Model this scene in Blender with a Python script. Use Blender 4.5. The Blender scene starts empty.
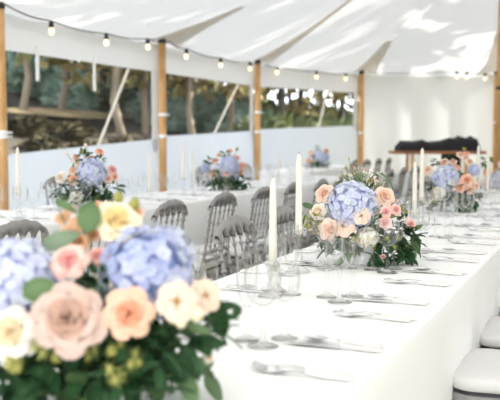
import bpy, math, random
from math import sin, cos, pi, sqrt, atan2, radians as R
from mathutils import Vector, Matrix, Quaternion

S = bpy.context.scene
COL = S.collection
UP = Vector((0, 0, 1))

# ------------------------------------------------------------------ camera
YAW = R(23.37)
CH = 1.20
FPX = 833.0
cam_d = bpy.data.cameras.new('camera')
cam = bpy.data.objects.new('camera', cam_d)
COL.objects.link(cam)
cam.location = (0, 0, CH)
cam.rotation_euler = (R(90 - 4.257), 0, YAW)
cam_d.sensor_width = 30.0
cam_d.lens = 50.0
cam_d.clip_start = 0.05
cam_d.clip_end = 300
cam_d.dof.use_dof = True
cam_d.dof.focus_distance = 2.95
cam_d.dof.aperture_fstop = 3.2
S.camera = cam

# ------------------------------------------------------------------ world, sun, exposure
world = bpy.data.worlds.new('sky')
S.world = world
world.use_nodes = True
wn = world.node_tree
wn.nodes['Background'].inputs[0].default_value = (0.93, 0.965, 1.02, 1)
wn.nodes['Background'].inputs[1].default_value = 2.75
sun_d = bpy.data.lights.new('sun', 'SUN')
sun_d.energy = 13.0
sun_d.color = (1.0, 0.93, 0.82)
sun_d.angle = R(0.6)
sun = bpy.data.objects.new('sun', sun_d)
COL.objects.link(sun)
SUND = Vector((0.62, 0.47, 0.63)).normalized()      # towards the sun
sun.rotation_euler = SUND.to_track_quat('Z', 'Y').to_euler()
sun.location = (10, 10, 20)
S.view_settings.view_transform = 'Standard'
S.view_settings.look = 'None'
S.view_settings.gamma = 1
S.view_settings.use_curve_mapping = False
S.view_settings.exposure = 0.78
S.cycles.max_bounces = 10
S.cycles.transparent_max_bounces = 24
S.cycles.caustics_reflective = False
S.cycles.caustics_refractive = False
S.cycles.sample_clamp_indirect = 6


def at(px, py, d):
    """a place d metres ahead of the camera that the photo shows at (px, py)"""
    xc = (px - 250) / FPX * d
    z = CH - (py - 138) / FPX * d
    return Vector((xc * cos(YAW) - d * sin(YAW), xc * sin(YAW) + d * cos(YAW), z))


# ------------------------------------------------------------------ materials
def mat(name, color, rough=0.6, metal=0.0, transl=0.0, noise=0.0, nscale=20, spec=0.5,
        bump=0.0, bscale=60, color2=None, emit=0.0, coat=0.0):
    m = bpy.data.materials.new(name)
    m.use_nodes = True
    nt = m.node_tree
    p = nt.nodes['Principled BSDF']
    p.inputs['Base Color'].default_value = (*color, 1)
    p.inputs['Roughness'].default_value = rough
    p.inputs['Metallic'].default_value = metal
    p.inputs['Specular IOR Level'].default_value = spec
    p.inputs['Coat Weight'].default_value = coat
    if emit:
        p.inputs['Emission Color'].default_value = (*color, 1)
        p.inputs['Emission Strength'].default_value = emit
    src = None
    if noise or color2:
        tc = nt.nodes.new('ShaderNodeTexCoord')
        n = nt.nodes.new('ShaderNodeTexNoise')
        n.inputs['Scale'].default_value = nscale
        n.inputs['Detail'].default_value = 4
        nt.links.new(tc.outputs['Object'], n.inputs['Vector'])
        r = nt.nodes.new('ShaderNodeValToRGB')
        c2 = color2 or tuple(max(0, c * (1 - noise)) for c in color)
        r.color_ramp.elements[0].position = 0.35
        r.color_ramp.elements[1].position = 0.65
        r.color_ramp.elements[0].color = (*c2, 1)
        r.color_ramp.elements[1].color = (*color, 1)
        nt.links.new(n.outputs['Fac'], r.inputs['Fac'])
        nt.links.new(r.outputs['Color'], p.inputs['Base Color'])
        src = r.outputs['Color']
    if bump:
        tc = nt.nodes.new('ShaderNodeTexCoord')
        n = nt.nodes.new('ShaderNodeTexNoise')
        n.inputs['Scale'].default_value = bscale
        nt.links.new(tc.outputs['Object'], n.inputs['Vector'])
        b = nt.nodes.new('ShaderNodeBump')
        b.inputs['Strength'].default_value = bump
        b.inputs['Distance'].default_value = 0.01
        nt.links.new(n.outputs['Fac'], b.inputs['Height'])
        nt.links.new(b.outputs['Normal'], p.inputs['Normal'])
    if transl:
        t = nt.nodes.new('ShaderNodeBsdfTranslucent')
        t.inputs['Color'].default_value = (*color, 1)
        if src:
            nt.links.new(src, t.inputs['Color'])
        mx = nt.nodes.new('ShaderNodeMixShader')
        mx.inputs[0].default_value = transl
        nt.links.new(p.outputs[0], mx.inputs[1])
        nt.links.new(t.outputs[0], mx.inputs[2])
        nt.links.new(mx.outputs[0], nt.nodes['Material Output'].inputs['Surface'])
    return m


def clear_mat(name, tint=(0.97, 0.98, 0.98), ior=1.45, rough=0.02, film=0.0, boost=1.0):
    """thin clear sheet: see-through, with Fresnel reflections (and a little milky film)"""
    m = bpy.data.materials.new(name)
    m.use_nodes = True
    nt = m.node_tree
    nt.nodes.remove(nt.nodes['Principled BSDF'])
    tr = nt.nodes.new('ShaderNodeBsdfTransparent')
    tr.inputs[0].default_value = (*tint, 1)
    gl = nt.nodes.new('ShaderNodeBsdfGlossy')
    gl.inputs['Roughness'].default_value = rough
    fr = nt.nodes.new('ShaderNodeLayerWeight')      # same from both sides of the thin sheet
    fr.inputs['Blend'].default_value = 0.5
    pw = nt.nodes.new('ShaderNodeMath'); pw.operation = 'POWER'
    pw.inputs[1].default_value = 3.5
    nt.links.new(fr.outputs['Facing'], pw.inputs[0])
    mu = nt.nodes.new('ShaderNodeMath'); mu.operation = 'MULTIPLY_ADD'; mu.use_clamp = True
    mu.inputs[1].default_value = 0.55 * boost
    mu.inputs[2].default_value = ((ior - 1) / (ior + 1)) ** 2
    nt.links.new(pw.outputs[0], mu.inputs[0])
    mx = nt.nodes.new('ShaderNodeMixShader')
    nt.links.new(mu.outputs[0], mx.inputs[0])
    nt.links.new(tr.outputs[0], mx.inputs[1])
    nt.links.new(gl.outputs[0], mx.inputs[2])
    last = mx
    if film:
        df = nt.nodes.new('ShaderNodeBsdfDiffuse')
        df.inputs[0].default_value = (0.85, 0.88, 0.9, 1)
        m2 = nt.nodes.new('ShaderNodeMixShader')
        m2.inputs[0].default_value = film
        nt.links.new(mx.outputs[0], m2.inputs[1])
        nt.links.new(df.outputs[0], m2.inputs[2])
        last = m2
    nt.links.new(last.outputs[0], nt.nodes['Material Output'].inputs['Surface'])
    return m


M = {
    'canvas': mat('tent_canvas', (0.72, 0.72, 0.725), 0.9, transl=0.2, noise=0.03, nscale=0.8, spec=0.1),
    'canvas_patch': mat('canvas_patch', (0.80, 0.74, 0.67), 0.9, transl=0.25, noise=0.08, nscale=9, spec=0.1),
    'wall': mat('tent_wall', (0.86, 0.86, 0.86), 0.85, transl=0.15, spec=0.2),
    'wall_dimmer': mat('tent_wall_dimmer', (0.80, 0.80, 0.81), 0.85, transl=0.05, spec=0.2),  # translucency kept low so less side light gets through
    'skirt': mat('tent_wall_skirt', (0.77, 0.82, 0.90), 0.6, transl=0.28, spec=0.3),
    'vinyl': clear_mat('window_vinyl', (0.93, 0.95, 0.95), 1.15, 0.06, film=0.01, boost=.3),
    'wood_pole': mat('pole_wood', (0.62, 0.33, 0.12), 0.55, color2=(0.72, 0.43, 0.19), nscale=6),
    'strap': mat('strap_white', (0.9, 0.9, 0.9), 0.6),
    'rope': mat('rope_tan', (0.62, 0.56, 0.46), 0.9),
    'cord': mat('cord_grey', (0.16, 0.15, 0.14), 0.7),
    'black': mat('black_plastic', (0.02, 0.02, 0.02), 0.5),
    'bulb': mat('bulb_glow', (1.0, 0.82, 0.55), 0.3, emit=0.9),
    'cloth': mat('white_linen', (0.92, 0.92, 0.92), 0.85, spec=0.15, bump=0.03, bscale=300),
    'silver': mat('silver_paint', (0.31, 0.295, 0.29), 0.38, metal=0.2, noise=0.12, nscale=14),
    'cushion': mat('cushion_fabric', (0.72, 0.71, 0.71), 0.9, spec=0.1),
    'gap_shade': mat('cushion_gap_shade', (0.05, 0.045, 0.06), 0.7),  # near-black colour painting the shade between cushion and frame
    'wax': mat('ivory_wax', (0.93, 0.89, 0.80), 0.45, transl=0.25),
    'wick': mat('wick', (0.25, 0.22, 0.18), 0.9),
    'glass': clear_mat('crystal', (0.995, 0.995, 0.995), 1.5, 0.01, boost=3.0),
    'steel': mat('polished_steel', (0.72, 0.72, 0.74), 0.22, metal=1.0),
    'pearl': mat('pearl_handle', (0.86, 0.82, 0.79), 0.2, spec=0.6, noise=0.08, nscale=40),
    'metal_leg': mat('grey_leg', (0.3, 0.3, 0.3), 0.5, metal=0.5),
    'floor': mat('tent_floor_grass', (0.27, 0.25, 0.15), 0.95, color2=(0.17, 0.18, 0.08), nscale=9, bump=0.5, bscale=80),
    'bar_wood': mat('bar_wood', (0.42, 0.17, 0.07), 0.5, color2=(0.28, 0.10, 0.04), nscale=5),
    'black_cloth': mat('black_cloth', (0.015, 0.015, 0.017), 0.8),
    'bank': mat('leaf_litter', (0.045, 0.031, 0.016), 0.95, color2=(0.012, 0.011, 0.007), nscale=2.2, bump=0.5, bscale=6),
    'path': mat('straw_path', (0.50, 0.38, 0.20), 0.95, color2=(0.22, 0.16, 0.08), nscale=1.6),
    'bark': mat('bark', (0.10, 0.08, 0.06), 0.9, color2=(0.05, 0.04, 0.03), nscale=6),
    'bark_pale': mat('bark_pale', (0.22, 0.17, 0.115), 0.9, color2=(0.2, 0.17, 0.13), nscale=6),
    'leaf_wood': mat('forest_leaf', (0.10, 0.12, 0.035), 0.7, transl=0.3, color2=(0.04, 0.055, 0.025), nscale=0.9),
    'leaf_gold': mat('forest_leaf_gold', (0.36, 0.27, 0.11), 0.7, transl=0.3, color2=(0.14, 0.14, 0.045), nscale=0.9),
    'leaf_brown': mat('undergrowth_leaf', (0.085, 0.07, 0.03), 0.8, color2=(0.03, 0.028, 0.014), nscale=1.5, spec=0.2),
    'leaf_teal': mat('bush_leaf', (0.50, 0.62, 0.50), 0.7, transl=0.2, color2=(0.22, 0.33, 0.26), nscale=1.6),
    'leaf_dark': mat('leaf_dark_green', (0.04, 0.11, 0.04), 0.5, transl=0.1, color2=(0.02, 0.055, 0.022), nscale=18, spec=.25),
    'leaf_mid': mat('leaf_mid_green', (0.12, 0.21, 0.08), 0.5, transl=0.2, noise=0.3, nscale=18),
    'leaf_grey': mat('leaf_grey_green', (0.24, 0.33, 0.22), 0.6, transl=0.25, noise=0.15, nscale=14),
    'stem': mat('green_stem', (0.16, 0.25, 0.08), 0.6),
    'lime': mat('lime_bract', (0.55, 0.53, 0.16), 0.7, transl=0.3, color2=(0.36, 0.36, 0.10), nscale=60),
    'cream': mat('petal_cream', (0.93, 0.84, 0.76), 0.6, transl=0.15, spec=0.2),
    'cream_in': mat('petal_cream_heart', (0.90, 0.72, 0.48), 0.6, transl=0.15, spec=0.2),
    'lemon': mat('petal_lemon', (0.95, 0.83, 0.60), 0.6, transl=0.15, spec=0.2),
    'lemon_in': mat('petal_lemon_heart', (0.90, 0.68, 0.32), 0.6, transl=0.15, spec=0.2),
    'peach': mat('petal_peach', (0.92, 0.58, 0.43), 0.6, transl=0.15, spec=0.2),
    'peach_in': mat('petal_peach_heart', (0.90, 0.41, 0.26), 0.6, transl=0.15, spec=0.2),
    'soft': mat('petal_soft_peach', (0.91, 0.70, 0.58), 0.6, transl=0.15, spec=0.2),
    'soft_in': mat('petal_soft_peach_heart', (0.90, 0.56, 0.41), 0.6, transl=0.15, spec=0.2),
    'pink': mat('petal_pink', (0.92, 0.63, 0.56), 0.6, transl=0.15, spec=0.2),
    'pink_in': mat('petal_pink_heart', (0.88, 0.40, 0.38), 0.6, transl=0.15, spec=0.2),
    'mauve': mat('petal_mauve', (0.68, 0.51, 0.45), 0.6, transl=0.15, spec=0.2),
    'mauve_in': mat('petal_mauve_heart', (0.60, 0.38, 0.30), 0.6, transl=0.15, spec=0.2),
    'tan': mat('petal_tan', (0.80, 0.48, 0.30), 0.6, transl=0.3, spec=0.2),
    'tan_in': mat('petal_tan_heart', (0.62, 0.30, 0.14), 0.6, transl=0.3, spec=0.2),
    'blue_a': mat('hydrangea_blue', (0.56, 0.61, 0.86), 0.6, transl=0.3, spec=0.2),
    'blue_b': mat('hydrangea_lilac', (0.72, 0.745, 0.93), 0.6, transl=0.3, spec=0.2),
    'blue_c': mat('hydrangea_pale', (0.74, 0.79, 0.86), 0.6, transl=0.3, spec=0.2),
    'blue_d': mat('hydrangea_deep', (0.32, 0.40, 0.68), 0.6, transl=0.2, spec=0.2),
    'violet': mat('statice_violet', (0.30, 0.27, 0.55), 0.6, transl=0.2),
    'blush': mat('waxflower_rose', (0.80, 0.30, 0.36), 0.6, transl=0.2),
    'white_fl': mat('petal_white', (0.90, 0.89, 0.80), 0.6, transl=0.15, spec=0.2),
    'vase': mat('vase_ceramic', (0.80, 0.80, 0.78), 0.35),
    'heart': mat('stamen', (0.48, 0.34, 0.10), 0.8),
}


# ------------------------------------------------------------------ mesh helpers
class MB:
    def __init__(s):
        s.v = []; s.f = []; s.m = []

    def face(s, idx, mi=0):
        s.f.append(tuple(idx)); s.m.append(mi)

    def grid(s, pts, nu, nv, mi=0, wrap=False):
        """pts: nu rows of nv points"""
        b = len(s.v)
        s.v += [tuple(p) for p in pts]
        for i in range(nu - 1):
            for j in range(nv - 1 + (1 if wrap else 0)):
                j2 = (j + 1) % nv
                s.face((b + i * nv + j, b + i * nv + j2, b + (i + 1) * nv + j2, b + (i + 1) * nv + j), mi)

    def box(s, c, h, mi=0, rot=None):
        b = len(s.v)
        for sx in (-1, 1):
            for sy in (-1, 1):
                for sz in (-1, 1):
                    p = Vector((sx * h[0], sy * h[1], sz * h[2]))
                    if rot: p = rot @ p
                    s.v.append(tuple(p + Vector(c)))
        for f in ((0, 1, 3, 2), (4, 6, 7, 5), (0, 4, 5, 1), (2, 3, 7, 6), (0, 2, 6, 4), (1, 5, 7, 3)):
            s.face([b + i for i in f], mi)

    def lathe(s, prof, origin=(0, 0, 0), n=20, mi=0, q=None, cap=True):
        """prof: (radius, height) pairs; q turns +Z"""
        o = Vector(origin); pts = []
        for r, z in prof:
            for k in range(n):
                a = 2 * pi * k / n
                p = Vector((r * cos(a), r * sin(a), z))
                if q: p = q @ p
                pts.append(o + p)
        b = len(s.v)
        s.grid(pts, len(prof), n, mi, wrap=True)
        if cap:
            s.face([b + k for k in range(n)][::-1], mi)
            e = b + (len(prof) - 1) * n
            s.face([e + k for k in range(n)], mi)

    def tube(s, path, rad, n=8, mi=0, cap=True):
        path = [Vector(p) for p in path]
        if not hasattr(rad, '__len__'): rad = [rad] * len(path)
        pts = []
        prev = None
        for i, p in enumerate(path):
            t = (path[min(i + 1, len(path) - 1)] - path[max(i - 1, 0)])
            t.normalize()
            a = prev if prev is not None else (Vector((1, 0, 0)) if abs(t.x) < .8 else Vector((0, 1, 0)))
            a = (a - t * a.dot(t)).normalized(); prev = a
            b = t.cross(a)
            for k in range(n):
                an = 2 * pi * k / n
                pts.append(p + (a * cos(an) + b * sin(an)) * rad[i])
        b0 = len(s.v)
        s.grid(pts, len(path), n, mi, wrap=True)
        if cap:
            s.face([b0 + k for k in range(n)][::-1], mi)
            e = b0 + (len(path) - 1) * n
            s.face([e + k for k in range(n)], mi)

    def blob(s, c, r, mi=0, nu=6, nv=8, sq=(1, 1, 1)):
        c = Vector(c); pts = []
        for i in range(nu + 1):
            th = pi * i / nu
            for k in range(nv):
                a = 2 * pi * k / nv
                pts.append(c + Vector((max(sin(th), .02) * cos(a) * sq[0], max(sin(th), .02) * sin(a) * sq[1], cos(th) * sq[2])) * r)
        s.grid(pts, nu + 1, nv, mi, wrap=True)

    def build(s, name, mats, parent=None, smooth=True, loc=None):
        me = bpy.data.meshes.new(name)
        me.from_pydata(s.v, [], s.f)
        if not isinstance(mats, (list, tuple)): mats = [mats]
        for m in mats: me.materials.append(m)
        me.polygons.foreach_set('material_index', s.m)
        me.polygons.foreach_set('use_smooth', [smooth] * len(s.f))
        me.update()
        o = bpy.data.objects.new(name, me)
        COL.objects.link(o)
        if parent: o.parent = parent
        if loc is not None: o.location = loc
        return o


def tag(o, label=None, cat=None, group=None, kind=None):
    if label: o['label'] = label
    if cat: o['category'] = cat
    if group: o['group'] = group
    if kind: o['kind'] = kind
    return o


def empty(name, loc=(0, 0, 0), rz=0.0):
    o = bpy.data.objects.new(name, None)
    COL.objects.link(o)
    o.empty_display_size = 0.1
    o.location = loc
    o.rotation_euler = (0, 0, rz)
    return o


KIDS = {}


def kids(o):
    if o.name not in KIDS:
        KIDS[o.name] = [c for c in COL.objects if c.parent == o]
    return KIDS[o.name]


def copy_tree(o, loc=None, rz=None, parent=None):
    c = o.copy(); COL.objects.link(c)
    c.parent = parent
    if loc is not None: c.location = loc
    if rz is not None: c.rotation_euler = (0, 0, rz)
    for ch in kids(o): copy_tree(ch, parent=c)
    return c


# ------------------------------------------------------------------ the tent shell
XL, XR, XC = -5.35, 2.35, -1.5
Y0, YE = -4.0, 12.7
EZ = 2.45
P4 = Vector((-4.39, 15.5, 0)); P5 = Vector((-2.06, 16.8, 0)); P6 = Vector((0.6, 15.9, 0)); P7 = Vector((XR, 12.7, 0))
EAVE_POLES = [Vector((XL, 0.0, 0)), Vector((XL, 3.2, 0)), Vector((XL, 6.40, 0)), Vector((XL, 9.52, 0)), Vector((XL, YE, 0)), P4, P5, P6, P7,
              Vector((XR, 9.52, 0)), Vector((XR, 6.4, 0)), Vector((XR, 3.2, 0)), Vector((XR, 0.0, 0))]
loop = [Vector((XL, Y0, 0))] + EAVE_POLES + [Vector((XR, Y0, 0))]


def ridge(y):
    """height of the roof along the middle line, highest at the two king poles"""
    y = min(y, YE)
    u = (y + 0.1) / 12.8
    if u < 0: return 5.0 - 0.35 * (-u * 12.8)
    return 5.0 - 1.35 * (sin(pi * u) ** 0.8)


rows = []
NV = 18
for i in range(len(loop) - 1):
    a, b = loop[i], loop[i + 1]
    n = 12
    nrm = Vector((-(b - a).y, (b - a).x, 0)).normalized()
    for k in range(n + (1 if i == len(loop) - 2 else 0)):
        u = k / n
        e = a.lerp(b, u)
        sag = sin(pi * u)
        e = e - (nrm * 0.0)
        e.z = EZ - 0.02 - 0.03 * sag
        top = Vector((XC, min(max(e.y, Y0), YE), 0)); top.z = ridge(top.y)
        row = []
        for j in range(NV):
            v = j / (NV - 1)
            p = e.lerp(top, v)
            p.z = e.z + (top.z - e.z) * (v ** 1.12) - 0.04 * sag * sin(pi * v) 
            # small puckers running up from each pole head
            p.z += 0.05 * (1 - sag) * math.exp(-v * 9) * cos(u * 2 * pi * 3)
            row.append(p)
        rows.append(row)
mid_ = Vector((XC, 0, 0))
full = []
for row in rows:      # the roof laps a little over the wall tops
    e = row[0]
    hub = Vector((XC, min(e.y, YE), e.z))
    full.append([e + (e - hub).normalized() * .16 - Vector((0, 0, .09)), e + (e - hub).normalized() * .08 - Vector((0, 0, .02))] + row)
mb = MB()
mb.grid([p for r in full for p in r], len(full), NV + 2)
canopy = mb.build('ceiling', M['canvas']); tag(canopy, kind='structure')

# reinforcement bands sewn under the roof, from each pole head towards the king pole, wrinkled where they are laced
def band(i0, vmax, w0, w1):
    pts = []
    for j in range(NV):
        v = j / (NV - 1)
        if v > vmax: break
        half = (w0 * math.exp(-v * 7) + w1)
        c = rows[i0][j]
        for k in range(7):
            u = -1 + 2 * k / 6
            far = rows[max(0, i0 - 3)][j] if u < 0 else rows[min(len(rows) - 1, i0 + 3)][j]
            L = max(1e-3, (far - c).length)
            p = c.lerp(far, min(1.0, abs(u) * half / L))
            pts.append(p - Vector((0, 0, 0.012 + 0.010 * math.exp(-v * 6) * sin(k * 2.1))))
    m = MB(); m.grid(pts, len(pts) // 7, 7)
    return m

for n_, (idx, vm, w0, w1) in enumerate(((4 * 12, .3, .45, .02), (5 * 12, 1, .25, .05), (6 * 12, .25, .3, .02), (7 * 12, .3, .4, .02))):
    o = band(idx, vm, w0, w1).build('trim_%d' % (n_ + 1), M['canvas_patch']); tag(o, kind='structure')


def panel(a, b, z0a, z0b, z1a, z1b, name, m, n=24, wav=0.012, off=0.0, nz=6):
    """hanging wall panel from pole a to pole b, slightly wavy"""
    a = Vector(a); b = Vector(b)
    nrm = Vector((-(b - a).y, (b - a).x, 0)).normalized()
    pts = []
    for i in range(n + 1):
        u = i / n
        p = a.lerp(b, u)
        w = wav * sin(u * 23 + a.x) * sin(pi * u) + off
        lo = z0a + (z0b - z0a) * u; hi = z1a + (z1b - z1a) * u
        for j in range(nz + 1):
            t = j / nz
            q = p + nrm * (w + wav * .5 * sin(u * 41 + t * 3) * (1 - t))
            pts.append((q.x, q.y, lo + (hi - lo) * t))
    mm = MB(); mm.grid(pts, n + 1, nz + 1)
    o = mm.build(name, m); tag(o, kind='structure')
    return o


WOUT = -0.07   # wall stands just outside the poles
def out(p):
    return Vector((p[0], p[1], 0))

bays = [((XL, 3.2), (XL, 6.4), .98, 1.04), ((XL, 6.4), (XL, 9.52), 1.03, 1.19), ((XL, 9.52), (XL, YE), 1.22, 1.32), ((XL, YE), (P4.x, P4.y), 1.34, 1.44)]
wx = 1
for k, (a, b, za, zb) in enumerate(bays):
    a = Vector((a[0], a[1], 0)); b = Vector((b[0], b[1], 0))
    panel(a, b, za - .02, zb - .02, 2.06, 2.06, 'window_%d' % (k + 1), M['vinyl'], off=0.07, wav=.006)
    panel(a, b, 2.05, 2.05, EZ - .04, EZ - .04, 'wall_left_valance_%d' % (k + 1), M['wall'], off=0.075, wav=.006)
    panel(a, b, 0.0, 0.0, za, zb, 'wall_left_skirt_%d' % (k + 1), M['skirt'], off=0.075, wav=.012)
    # vertical sleeve beside each pole
    dirv = (b - a).normalized()
    for q0, q1 in ((a, a + dirv * 0.10), (b - dirv * 0.15, b)):
        panel(q0, q1, min(za, zb), min(za, zb), 2.08, 2.08, 'wall_left_sleeve', M['wall'], off=0.078, wav=0, n=2)
panel((XL, Y0, 0), (XL, 3.2, 0), 0, 0, EZ, EZ, 'wall_left', M['wall'], off=0.07)
panel(P4, P5, 0, 0, EZ - .02, EZ - .02, 'wall_back', M['wall'], off=0.07, wav=.03, n=50)
panel(P5, P6, 0, 0, EZ - .02, EZ - .02, 'wall_back_right', M['wall'], off=0.07, wav=.03, n=50)
panel(P7, (XR, 0, 0), 0, 0, EZ, EZ, 'wall_right_unseen', M['wall_dimmer'], off=0.07, wav=.03, n=80)  # unseen wall added to dim the side light on the cloth drop
panel(P6, P7, 0, 0, EZ - .02, EZ - .02, 'wall_right_unseen', M['wall'], off=0.07, wav=.03, n=50)

# floor (grass under the tent)
mb = MB()
mb.grid([(x, y, 0) for x in (-7.3, -2, 5, 12) for y in (-8, 0, 8, 19)], 4, 4)
fl = mb.build('floor', M['floor'], smooth=False); tag(fl, kind='structure')

# wooded bank outside
def bank_z(x, y):
    s = max(0.0, -7.3 - x)
    s2 = max(0.0, y - 19)
    return 0.25 * s if s < 13 else 3.25 + 0.12 * (s - 13)

mb = MB()
xs = [-7.3 - i * 1.2 for i in range(40)]
ys = [-10 + i * 2.5 for i in range(30)]
random.seed(4)
mb.grid([(x, y, bank_z(x, y) + (random.uniform(-.12, .12) if x < -8 else 0)) for x in xs for y in ys], len(xs), len(ys))
o = mb.build('ground_bank', M['bank']); tag(o, kind='structure')
mb = MB()
mb.grid([(x, y, 0.0) for x in (-7.3, 5, 30, 60) for y in (19, 30, 45, 62)], 4, 4)
mb.grid([(x, y, 0.0) for x in (12, 30, 60) for y in (-30, 0, 19)], 3, 3)
mb.grid([(x, y, 0.0) for x in (-7.3, 5, 12) for y in (-30, -20, -8)], 3, 3)
o = mb.build('ground', M['bank'], smooth=False); tag(o, kind='structure')
pts = []
for i in range(60):
    y = -8 + i
    for k in range(4):
        x = -14.0 - k * 0.25 + 0.25 * sin(y * .7 + k)
        pts.append((x, y, bank_z(x, y) + 0.15))
mb = MB(); mb.grid(pts, 60, 4)
o = mb.build('path', M['path']); tag(o, kind='structure')


# ------------------------------------------------------------------ poles
def eave_pole(p, label, straps):
    r = empty('tent_pole', (p.x, p.y, 0))
    tag(r, label, 'pole', 'wooden side poles of the tent')
    m = MB(); m.lathe([(.048, 0), (.05, .3), (.05, 1.8), (.046, EZ + .02)], n=16)
    m.build('shaft', M['wood_pole'], r)
    m = MB(); m.lathe([(.054, EZ - .03), (.056, EZ), (.03, EZ + .05), (.012, EZ + .10)], n=14)
    m.build('pole_cap', M['black'], r)
    for z in straps:
        m = MB(); m.lathe([(.052, z - .02), (.056, z - .015), (.056, z + .015), (.052, z + .02)], n=16)
        m.box((0.052, 0.03, z), (.012, .05, .012))
        m.build('strap', M['strap'], r)
    return r

pl = ['wooden tent pole at the left edge, in front of the first window',
      'wooden tent pole between the first and second windows',
      'wooden tent pole between the second and third windows',
      'wooden tent pole where the windows meet the white back wall',
      'thin wooden tent pole at right behind the tall king pole']
for k, i in enumerate((2, 3, 4, 5, 6)):
    eave_pole(EAVE_POLES[i], pl[k], [(1.25, 1.21, ), (1.22, 1.5), (1.3, 1.62), (1.3,), (1.5,)][k])

kp = empty('king_pole', (XC, YE, 0))
tag(kp, 'thick tall wooden king pole at the right edge, reaching the roof peak', 'pole')
m = MB(); m.lathe([(.06, 0), (.062, 2.5), (.055, 4.98)], n=18)
m.build('shaft', M['wood_pole'], kp)
m = MB(); m.lathe([(.064, 1.9), (.068, 1.91), (.068, 1.94), (.064, 1.95)], n=18)
m.build('strap', M['black'], kp)

# interior white straps hanging from the valance
for i, (px, d, z0, z1, w) in enumerate(((44, 8.45, 1.78, 1.94, 'near the left pole'), (100, 9.4, 1.73, 1.92, 'in the middle of the first window'))):
    t = (px - 250) / FPX
    d = -XL / (sin(YAW) - cos(YAW) * t)
    y = at(px, 100, d).y
    m = MB(); m.box((XL - .055, y, (z0 + z1) / 2 + .1), (.006, .022, (z1 - z0) / 2 + .1))
    o = m.build('hanging_strap', M['strap'], smooth=False)
    tag(o, 'short white strap hanging from the valance ' + w, 'strap')

# guy ropes outside
for i, (a, b, lab) in enumerate((((-5.5, 8.95, 2.05), (-6.6, 9.1, -.02), 'pale guy rope slanting down outside the first window'),
                                 ((-5.5, 12.25, 2.05), (-6.7, 12.4, -.02), 'pale guy rope slanting down outside the second window'),
                                 ((-4.95, 15.1, 2.05), (-5.7, 15.9, -.02), 'pale guy rope slanting down outside the third window'))):
    m = MB(); m.tube([a, b], .018, 8)
    tag(m.build('guy_rope', M['rope']), lab, 'rope')

# ------------------------------------------------------------------ string lights
def string_lights(bulbs, attach, label):
    """bulbs: places of sockets, attach: cord points before and after"""
    root = empty('string_lights', attach[0])
    tag(root, label, 'string lights', 'string lights along the eaves')
    o = Vector(attach[0])
    path = [Vector(attach[0])]
    pts = sorted([Vector(b) for b in bulbs] + [Vector(a) for a in attach[1:-1]], key=lambda q: (q - Vector(attach[0])).length)
    path += pts + [Vector(attach[-1])]
    cp = []
    for a, b in zip(path[:-1], path[1:]):
        for k in range(4):
            u = k / 4
            q = a.lerp(b, u); q.z -= .03 * sin(pi * u)
            cp.append(q - o)
    cp.append(path[-1] - o)
    m = MB(); m.tube(cp, .008, 6); m.build('cord', M['cord'], root)
    for b in bulbs:
        b = Vector(b) - o
        m = MB(); m.lathe([(.012, .0), (.024, -.012), (.026, -.06), (.02, -.068)][::-1], b, 12)
        sk = m.build('socket', M['black'], root)
        m = MB(); m.lathe([(.004, -.14), (.018, -.135), (.028, -.12), (.031, -.105), (.026, -.085), (.018, -.066)], b, 14)
        m.build('bulb', M['bulb'], sk)

bl = []
for px, py in ((54, 23), (108, 35), (149, 40), (187, 50), (221, 59), (250, 63), ):
    t = (px - 250) / FPX
    d = -(XL + .13) / (sin(YAW) - cos(YAW) * t)
    bl.append(at(px, py, d))
string_lights(bl, [(XL + .1, 6.35, EZ), (XL + .12, 9.52, EZ - .02), (XL + .1, YE, EZ - .02)], 'string of lit bulbs on a dark cord along the left eave')
bl = [at(277, 67, 14.2), at(316, 72, 14.9), at(345, 74, 15.6)]
string_lights(bl, [(XL + .13, YE, EZ - .05), (P4.x + .1, P4.y - .12, EZ - .03)], 'three lit bulbs strung above the third window')
bl = [at(455, 72, 15.8), at(465, 72.5, 15.85), at(483, 74, 15.95)]
string_lights(bl, [(P4.x + .15, P4.y - .15, EZ - .03), (P5.x, P5.y - .15, EZ - .03)], 'lit bulbs strung along the top of the back wall')

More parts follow.
